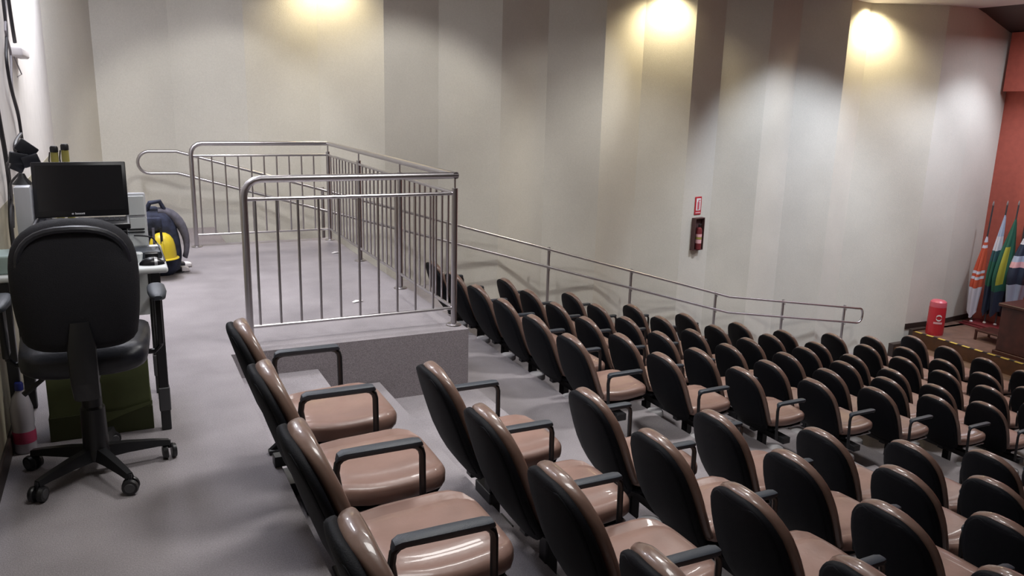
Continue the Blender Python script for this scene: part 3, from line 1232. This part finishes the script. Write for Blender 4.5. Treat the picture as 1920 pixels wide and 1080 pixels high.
# back support
bm = nb()
rings = []
for (y, z, w_, th) in ((-0.325, 0.76, .034, .012), (-0.335, 0.66, .050, .018), (-0.33, 0.52, .050, .022), (-0.28, 0.45, .048, .02), (-0.15, 0.455, .04, .02), (0.0, 0.46, .05, .02)):
    rings.append([Vector((w_ * sup(math.cos(2 * PI * k / 12), .6), y + (th * sup(math.sin(2 * PI * k / 12), .6) if z > .5 else 0.3 * th * sup(math.sin(2 * PI * k / 12), .6)), z + (0 if z > .5 else th * sup(math.sin(2 * PI * k / 12), .6)))) for k in range(12)])
loft(bm, rings)
link('back_support', bm, M['black'], oc)
bm = nb()
box(bm, -0.09, 0.09, -0.11, 0.11, 0.475, 0.525, 0.01, 2)
link('tilt_mechanism', bm, M['black'], oc)
bm = nb()
tube(bm, [(-0.05, 0, 0.49), (-0.16, -0.02, 0.46), (-0.24, -0.03, 0.40)], [0.009, 0.009, 0.012], 8)
link('tilt_lever', bm, M['black'], oc)
bm = nb()
lathe(bm, [(0.052, 0.08), (0.048, 0.30), (0.040, 0.31), (0.040, 0.40), (0.032, 0.41), (0.032, 0.48)], 20)
link('gas_column', bm, M['black'], oc)
# star base
sb = empty('star_base')
bm = nb()
lathe(bm, [(0, 0.13), (0.045, 0.13), (0.055, 0.11), (0.055, 0.07), (0.0, 0.065)], 20)
sbo = link('star_base', bm, M['black'], oc)
bpy.data.objects.remove(sb)
for k in range(5):
    a = math.radians(-137 + 72 * k)
    dx, dy = math.cos(a), math.sin(a)
    bm = nb()
    rings = []
    for (r_, w_, z0, z1) in ((0.03, .03, .07, .125), (0.12, .026, .075, .118), (0.24, .021, .072, .10), (0.29, .018, .068, .09)):
        px, py = dx * r_, dy * r_
        sx, sy = -dy, dx
        rings.append([Vector((px + sx * w_, py + sy * w_, z0)), Vector((px + sx * w_ * .6, py + sy * w_ * .6, z1)),
                      Vector((px - sx * w_ * .6, py - sy * w_ * .6, z1)), Vector((px - sx * w_, py - sy * w_, z0))])
    loft(bm, rings)
    link('base_arm', bm, M['black'], sbo, smooth=False)
    ca = empty('caster')
    ca.parent = oc
    bpy.data.objects.remove(ca)
    bm = nb()
    cx, cy = dx * 0.29, dy * 0.29
    ang_ = a + 0.6 * (k - 2)
    ax, ay = math.cos(ang_), math.sin(ang_)
    tube(bm, [(cx, cy, 0.05), (cx, cy, 0.085)], 0.008, 8)
    for s in (-1, 1):
        tube(bm, [(cx + ax * s * .008, cy + ay * s * .008, 0.034), (cx + ax * s * .014, cy + ay * s * .014, 0.034), (cx + ax * s * .028, cy + ay * s * .028, 0.034)], [0.031, 0.034, 0.030], 18)
    cs = link('caster', bm, M['black'], oc)
    bm = nb()
    for s in (-1, 1):
        bm = nb()
        tube(bm, [(cx + ax * s * .028, cy + ay * s * .028, 0.034), (cx + ax * s * .0305, cy + ay * s * .0305, 0.034)], [0.021, 0.018], 16)
        link('hub_cap', bm, M['caster'], cs)
for s in (-1, 1):
    bm = nb()
    tube(bm, [(s * 0.12, 0.02, 0.515), (s * 0.26, 0.02, 0.515), (s * 0.285, 0.02, 0.54), (s * 0.285, 0.0, 0.60)], 0.012, 8)
    box(bm, s * 0.285 - 0.012, s * 0.285 + 0.012, -0.05, 0.03, 0.56, 0.775, 0.008, 2)
    ar = link('armrest', bm, M['black'], oc)
    bm = nb()
    rings = []
    for (y, w_, th) in ((-0.13, .015, .008), (-0.11, .030, .016), (-0.02, .038, .018), (0.08, .036, .018), (0.11, .026, .014), (0.12, .012, .006)):
        rings.append([Vector((s * 0.285 + w_ * sup(math.cos(2 * PI * k / 14), .7), y, 0.785 + th * sup(math.sin(2 * PI * k / 14), .8))) for k in range(14)])
    loft(bm, rings)
    link('arm_pad', bm, M['armpad'], ar)

# ---------------------------------------------------------------- backpack, helmet, shoes by the wall
bp_ = empty('backpack', (0.27, 7.75, 0))
tag(bp_, 'dark navy backpack with grey strap on the carpet beyond the desk', 'bag')
bm = nb()
rings = []
for i in range(13):
    u = i / 12
    z = 0.0 + 0.62 * u
    w_ = 0.15 + 0.03 * math.sin(PI * u)
    dth = 0.10 + 0.03 * math.sin(PI * u)
    ee = math.sqrt(max(0.02, 1 - (1 - min(1, min(u / .1 + .3, (1 - u) / .18))) ** 2))
    rings.append([Vector((0.02 * math.sin(5 * u) + (w_ * ee + 0.006 * math.sin(3 * k + 9 * u)) * sup(math.cos(2 * PI * k / 20), .7),
                          (dth * ee + 0.006 * math.cos(4 * k + 7 * u)) * sup(math.sin(2 * PI * k / 20), .7), z)) for k in range(20)])
loft(bm, rings)
link('bag_body', bm, M['navy'], bp_, ang=1.5)
bm = nb()
rings = []
for i in range(13):
    u = i / 12
    a = PI * 0.5 - u * 2.0
    cx = 0.02 + 0.22 * math.cos(a)
    cz = 0.28 + 0.30 * math.sin(a)
    nx, nz = math.cos(a), math.sin(a)
    t_ = 0.035 + 0.012 * math.sin(5 * u)
    rings.append([Vector((cx + nx * t_ * math.cos(2 * PI * k / 10), -0.03 + 0.06 * math.sin(2 * PI * k / 10) + .01 * math.sin(7 * u), cz + nz * t_ * math.cos(2 * PI * k / 10))) for k in range(10)])
loft(bm, rings)
link('shoulder_strap', bm, M['greycl'], bp_, ang=1.5)
bm = nb()
tube(bm, [(-0.08, -0.05, 0.58), (-0.04, -0.06, 0.66), (0.04, -0.06, 0.67), (0.07, -0.05, 0.60)], 0.02, 8)
link('carry_handle', bm, M['navy'], bp_)
bm = nb()
box(bm, -0.10, 0.04, -0.16, -0.11, 0.42, 0.54, 0.02, 2)
link('pocket', bm, M['navy'], bp_)
for k in range(2):
    bm = nb()
    box(bm, -0.045 + 0.06 * k, -0.025 + 0.06 * k, -0.275, -0.268, 0.10, 0.47)
    link('webbing', bm, M['greycl'] if k == 0 else M['black'], bp_, smooth=False)

he = empty('safety_helmet', (0.30, 7.58, 0.10))
tag(he, 'yellow safety helmet hanging in front of the navy backpack', 'helmet')
bm = nb()
lathe(bm, [(0.125, 0.09), (0.122, 0.14), (0.115, 0.20), (0.10, 0.25), (0.075, 0.285), (0.04, 0.305), (0, 0.312)], 24)
for v in bm.verts:
    v.co.x *= 0.92
link('helmet_shell', bm, M['yellow'], he)
bm = nb()
lathe(bm, [(0.122, 0.095), (0.145, 0.088), (0.147, 0.082), (0.120, 0.085)], 24)
for v in bm.verts:
    v.co.x *= 0.92
link('brim', bm, M['yellow'], he)
bm = nb()
tube(bm, [(0, 0.125, 0.115), (0, 0.118, 0.20), (0, 0.08, 0.286), (0, 0.0, 0.316), (0, -0.08, 0.286), (0, -0.118, 0.20), (0, -0.127, 0.115)], 0.009, 8)
link('ridge', bm, M['yellow'], he)
for k, (x, y, rz_) in enumerate(((0.40, 8.02, 0.15), (0.36, 7.82, 0.05))):
    sh = empty('shoe', (x, y, 0), rz_)
    tag(sh, 'black shoe with white toe on the carpet, %s of the pair' % ('farther' if k == 0 else 'nearer'), 'shoe', 'pair of shoes by the backpack')
    bm = nb()
    rings = []
    for (xx, w_, z1) in ((-0.13, .02, .06), (-0.12, .034, .095), (-0.06, .036, .10), (0.0, .040, .08), (0.06, .045, .062), (0.10, .044, .05)):
        rings.append([Vector((xx, w_ * sup(math.cos(2 * PI * q / 14), .7), 0.018 + (z1 - .018) / 2 + (z1 - .018) / 2 * sup(math.sin(2 * PI * q / 14), .7))) for q in range(14)])
    loft(bm, rings)
    link('upper', bm, M['blackvinyl'], sh)
    bm = nb()
    rings = []
    for (xx, w_, z1) in ((0.098, .046, .052), (0.13, .044, .050), (0.155, .034, .042), (0.165, .015, .03)):
        rings.append([Vector((xx, w_ * sup(math.cos(2 * PI * q / 14), .7), z1 / 2 + z1 / 2 * sup(math.sin(2 * PI * q / 14), .7))) for q in range(14)])
    loft(bm, rings)
    tag(link('toe_cap', bm, M['whitesign'], sh), 'white rubber toe')
    bm = nb()
    box(bm, -0.135, 0.12, -0.042, 0.042, 0.0, 0.02, 0.006, 1)
    link('sole', bm, M['whitesign'] if k == 0 else M['black'], sh)

# scraps of paper on the carpet
for k, (x, y) in enumerate(((1.96, 8.25), (1.62, 6.15))):
    bm = nb()
    vs_ = [bm.verts.new(p) for p in ((0, 0, 0.004), (0.07, 0.01, 0.012), (0.09, 0.05, 0.005), (0.03, 0.06, 0.010), (-0.01, 0.03, 0.003))]
    bm.faces.new(vs_)
    o = link('paper_scrap', bm, M['whitesign'], None, (x, y, 0.0), smooth=False)
    tag(o, 'tiny pale paper scrap on the landing carpet, %s' % ('near the far rail corner' if k == 0 else 'in the middle of the landing'), 'paper')
bm = nb()
lathe(bm, [(0, 0.006), (0.005, 0.005), (0.006, 0), (0, 0)], 8)
o = link('paper_scrap', bm, M['whitesign'], None, (-0.33, 2.72, 0))
tag(o, 'tiny white crumb on the walkway carpet in the lower left', 'paper')

# ---------------------------------------------------------------- fire signs on the side wall
# direction of the panel between (7.75,9.89) and (8.40,10.02)
pa, pb = Vector((7.75, 9.89, 0)), Vector((8.40, 10.02, 0))
pd_ = (pb - pa).normalized()
pang = math.atan2(pd_.y, pd_.x)
sg = empty('fire_sign', (8.09, 9.955, 0.08), pang)
tag(sg, 'small red-bordered white fire extinguisher sign on the beige wall', 'sign')
bm = nb()
box(bm, -0.075, 0.075, -0.010, 0.0, -0.14, 0.14, 0.003, 1)
link('sign_plate', bm, M['red'], sg, smooth=False)
bm = nb()
box(bm, -0.050, 0.050, -0.013, -0.010, -0.075, 0.115)
link('sign_panel', bm, M['whitesign'], sg, smooth=False)
bm = nb()
box(bm, -0.022, 0.018, -0.016, -0.013, -0.060, 0.060, 0.004, 1)
box(bm, -0.008, 0.006, -0.016, -0.013, 0.060, 0.085)
box(bm, -0.008, 0.034, -0.016, -0.013, 0.078, 0.090)
link('extinguisher_symbol', bm, M['pinkred'], sg, smooth=False)
bm = nb()
box(bm, -0.055, 0.055, -0.013, -0.010, -0.118, -0.098)
link('caption_strip', bm, M['pinksign'], sg, smooth=False)

cb = empty('extinguisher_cabinet', (8.09, 9.955, -0.36), pang)
tag(cb, 'dark open wall cabinet holding a red fire extinguisher below the sign', 'cabinet')
bm = nb()
box(bm, -0.11, 0.11, -0.012, 0.0, -0.255, 0.255)
link('back_panel', bm, M['cabinet'], cb, smooth=False)
bm = nb()
box(bm, -0.11, -0.098, -0.075, -0.012, -0.255, 0.255)
box(bm, 0.098, 0.11, -0.075, -0.012, -0.255, 0.255)
box(bm, -0.098, 0.098, -0.075, -0.012, 0.243, 0.255)
box(bm, -0.098, 0.098, -0.075, -0.012, -0.255, -0.243)
link('frame', bm, M['cabinet'], cb, smooth=False)
ex = empty('fire_extinguisher', (8.09 + 0.012, 9.955 - 0.064, -0.60), pang)
tag(ex, 'red fire extinguisher with pale label inside the dark wall cabinet', 'extinguisher')
bm = nb()
lathe(bm, [(0, 0), (0.045, 0), (0.047, 0.02), (0.047, 0.30), (0.038, 0.335), (0.015, 0.35), (0, 0.35)], 18)
link('cylinder', bm, M['darkred'], ex)
bm = nb()
lathe(bm, [(0.0475, 0.10), (0.048, 0.10), (0.048, 0.16), (0.0475, 0.16)], 18)
lathe(bm, [(0.0475, 0.20), (0.048, 0.20), (0.048, 0.245), (0.0475, 0.245)], 18)
link('label_band', bm, M['pinksign'], ex)
bm = nb()
lathe(bm, [(0.0475, 0.165), (0.048, 0.165), (0.048, 0.195), (0.0475, 0.195)], 18)
link('olive_band', bm, M['yellow2'], ex)
bm = nb()
box(bm, -0.012, 0.012, -0.012, 0.012, 0.34, 0.39, 0.003, 1)
box(bm, -0.010, 0.045, -0.008, 0.008, 0.385, 0.40, 0.003, 1)
link('valve_handle', bm, M['black'], ex)

# ---------------------------------------------------------------- covered extinguisher on the stage
rc = empty('covered_extinguisher', (12.50, 8.80, STZ))
tag(rc, 'red cloth-covered fire extinguisher with white emblem standing at the stage corner', 'extinguisher')
bm = nb()
lathe(bm, [(0, 0), (0.135, 0), (0.14, 0.03), (0.137, 0.30), (0.135, 0.47), (0.13, 0.50)], 28)
link('red_cover', bm, M['red'], rc)
bm = nb()
lathe(bm, [(0.133, 0.49), (0.134, 0.53), (0.128, 0.575), (0.10, 0.60), (0, 0.605)], 28)
link('top_cap', bm, M['pinkred'], rc)
# emblem: an open swoosh oval and a word strip, wrapped on the cover, facing the hall
bm = nb()


def wrap(a, z, r=0.142):
    return Vector((r * math.cos(a), r * math.sin(a), z))


A0 = math.radians(-128)
for (a0, a1) in ((0.15, 2.9), (3.3, 5.9)):
    prev = None
    for k in range(13):
        t_ = a0 + (a1 - a0) * k / 12
        for_ = 0.32 * math.cos(t_)
        zc = 0.315 + 0.045 * math.sin(t_)
        thk = 0.012
        p0 = bm.verts.new(wrap(A0 + for_, zc - thk))
        p1 = bm.verts.new(wrap(A0 + for_, zc + thk))
        if prev:
            bm.faces.new((prev[0], p0, p1, prev[1]))
        prev = (p0, p1)
link('emblem', bm, M['whitesign'], rc, smooth=False)
bm = nb()
prev = None
for k in range(15):
    a = A0 - 0.55 + 1.0 * k / 14
    hgt = 0.014 + 0.006 * (k % 2)
    p0 = bm.verts.new(wrap(a, 0.225 - hgt))
    p1 = bm.verts.new(wrap(a, 0.225 + hgt))
    if prev:
        bm.faces.new((prev[0], p0, p1, prev[1]))
    prev = (p0, p1)
link('word_strip', bm, M['pinksign'], rc, smooth=False)

# ---------------------------------------------------------------- flags on a stand
fs_ = empty('flag_stand', (13.85, 8.9, STZ))
tag(fs_, 'dark red wooden base holding the row of flagpoles', 'stand')
bm = nb()
box(bm, -0.22, 0.20, -0.95, 0.18, 0.0, 0.06, 0.006, 1)
link('stand_board', bm, M['darkred'], fs_, smooth=False)
bm = nb()
box(bm, -0.26, 0.24, -0.99, 0.22, 0.0, 0.025, 0.004, 1)
link('stand_foot', bm, M['darkred'], fs_, smooth=False)


def flag(x, y, H, bands, label, wmax, ztop, zbot, poletilt=0.0, ph=0.0, stripe=None):
    root = empty('flag', (x, y, STZ + 0.06))
    tag(root, label, 'flag', 'draped flags at the side of the stage')
    bm = nb()
    tx = poletilt
    tube(bm, [(0, 0, 0), (tx * H, 0, H)], 0.013, 8)
    link('pole', bm, M['caster'], root)
    bm = nb()
    lathe(bm, [(0, 0), (0.03, 0), (0.024, 0.012), (0.014, 0.022), (0, 0.022)], 10)
    tag(link('pole_socket', bm, M['whitesign'], root), 'shiny pale socket')
    bm = nb()
    lathe(bm, [(0.010, H), (0.018, H + 0.02), (0.010, H + 0.06), (0, H + 0.09)], 8)
    f_ = link('finial', bm, M['silver'], root)
    f_.location = (tx * H, 0, 0)
    # draped cloth, closed folded sleeve
    bm = nb()
    N, K = 26, 28
    ringsv = []
    for i in range(K + 1):
        u = i / K
        z = ztop + (zbot - ztop) * u
        w_ = 0.018 + (wmax - 0.018) * (math.sin(min(1, u * 1.5) * PI / 2) ** 0.9) * (1 - 0.35 * max(0, u - .6) / .4)
        cx = tx * z - w_ * 0.45 * math.sin(min(1, u * 1.4) * PI / 2)
        ring = []
        for k in range(N):
            a = 2 * PI * k / N
            rr = 1 + 0.22 * math.sin(5 * a + ph + 1.5 * u) * min(1, u * 3) + 0.1 * math.sin(9 * a + 2 * ph)
            zz = z - 0.06 * u * math.sin(2 * a + ph) * (1 if u > .8 else .4)
            ring.append(Vector((cx + w_ * rr * math.cos(a), w_ * 0.55 * rr * math.sin(a), zz)))
        ringsv.append([bm.verts.new(p) for p in ring])
    mats = []
    for i in range(K):
        u = (i + 0.5) / K
        for k in range(N):
            f = bm.faces.new((ringsv[i][k], ringsv[i][(k + 1) % N], ringsv[i + 1][(k + 1) % N], ringsv[i + 1][k]))
            nm = None
            for (u1, m1) in bands:
                if u <= u1:
                    nm = m1
                    break
            nm = nm or bands[-1][1]
            if stripe and stripe[1] < u < stripe[2] and (k / N) > stripe[3] and (k / N) < stripe[4]:
                nm = stripe[0]
            if nm not in mats:
                mats.append(nm)
            f.material_index = mats.index(nm)
    link('cloth', bm, [M[q] for q in mats], root, ang=1.5)


flag(13.72, 8.98, 2.10, [(.06, 'fl_wh'), (.09, 'fl_or'), (.14, 'fl_wh'), (.44, 'fl_or'), (.47, 'fl_wh'), (.50, 'fl_or'), (.55, 'fl_wh'), (.64, 'fl_or'), (1, 'fl_wh')],
     'orange and white draped flag, leftmost on the stage stand', 0.13, 1.55, 0.14, 0.05, 0.0)
flag(13.86, 8.82, 2.12, [(.22, 'fl_bl'), (.34, 'fl_wh'), (.45, 'fl_te'), (.72, 'fl_gr'), (1, 'fl_nv')],
     'green and pale blue draped flag, second from the left on the stand', 0.11, 1.95, 0.20, 0.05, 1.0)
flag(13.92, 8.66, 2.14, [(.75, 'fl_gr'), (1, 'fl_nv')],
     'dark green draped flag with a yellow stripe, third on the stand', 0.17, 1.90, 0.20, 0.05, 2.0, ('fl_ye', .28, .68, .52, .66))
flag(13.95, 8.40, 2.16, [(.15, 'fl_nv'), (.22, 'fl_wh'), (.34, 'fl_nv'), (.44, 'fl_bl'), (.50, 'pinksign'), (.7, 'fl_nv'), (1, 'fl_bl')],
     'navy draped flag with white and pink stripes at the right edge of the picture', 0.20, 1.80, 0.40, 0.05, 3.0)
flag(14.10, 8.54, 1.9, [(1, 'fl_rd')],
     'dark red draped cloth between the green and navy flags', 0.06, 1.2, 0.25, 0.0, 4.0)

# podium and small step
pdm = empty('podium', (12.35, 7.25, STZ))
tag(pdm, 'dark brown wooden podium at the right edge on the stage', 'podium')
bm = nb()
box(bm, -0.28, 0.28, -0.55, 0.28, 0.06, 0.78, 0.01, 1)
link('podium_body', bm, M['podium'], pdm, smooth=False)
bm = nb()
box(bm, -0.32, 0.32, -0.59, 0.32, 0.78, 0.83, 0.008, 1)
link('podium_top', bm, M['podium'], pdm, smooth=False)
bm = nb()
box(bm, -0.31, 0.31, -0.58, 0.31, 0.0, 0.06, 0.006, 1)
link('plinth', bm, M['podium'], pdm, smooth=False)
pdm.location = (12.70, 7.38, STZ)
sp_ = empty('step_stool', (13.05, 8.12, STZ))
tag(sp_, 'low dark wooden step on the stage behind the podium', 'stool')
bm = nb()
box(bm, -0.2, 0.2, -0.25, 0.2, 0.15, 0.18, 0.004, 1)
link('stool_top', bm, M['podium'], sp_, smooth=False)
for (x, y) in ((-.18, -.23), (.18, -.23), (-.18, .18), (.18, .18)):
    bm = nb()
    box(bm, x - .015, x + .015, y - .015, y + .015, 0, 0.15)
    link('leg', bm, M['podium'], sp_, smooth=False)
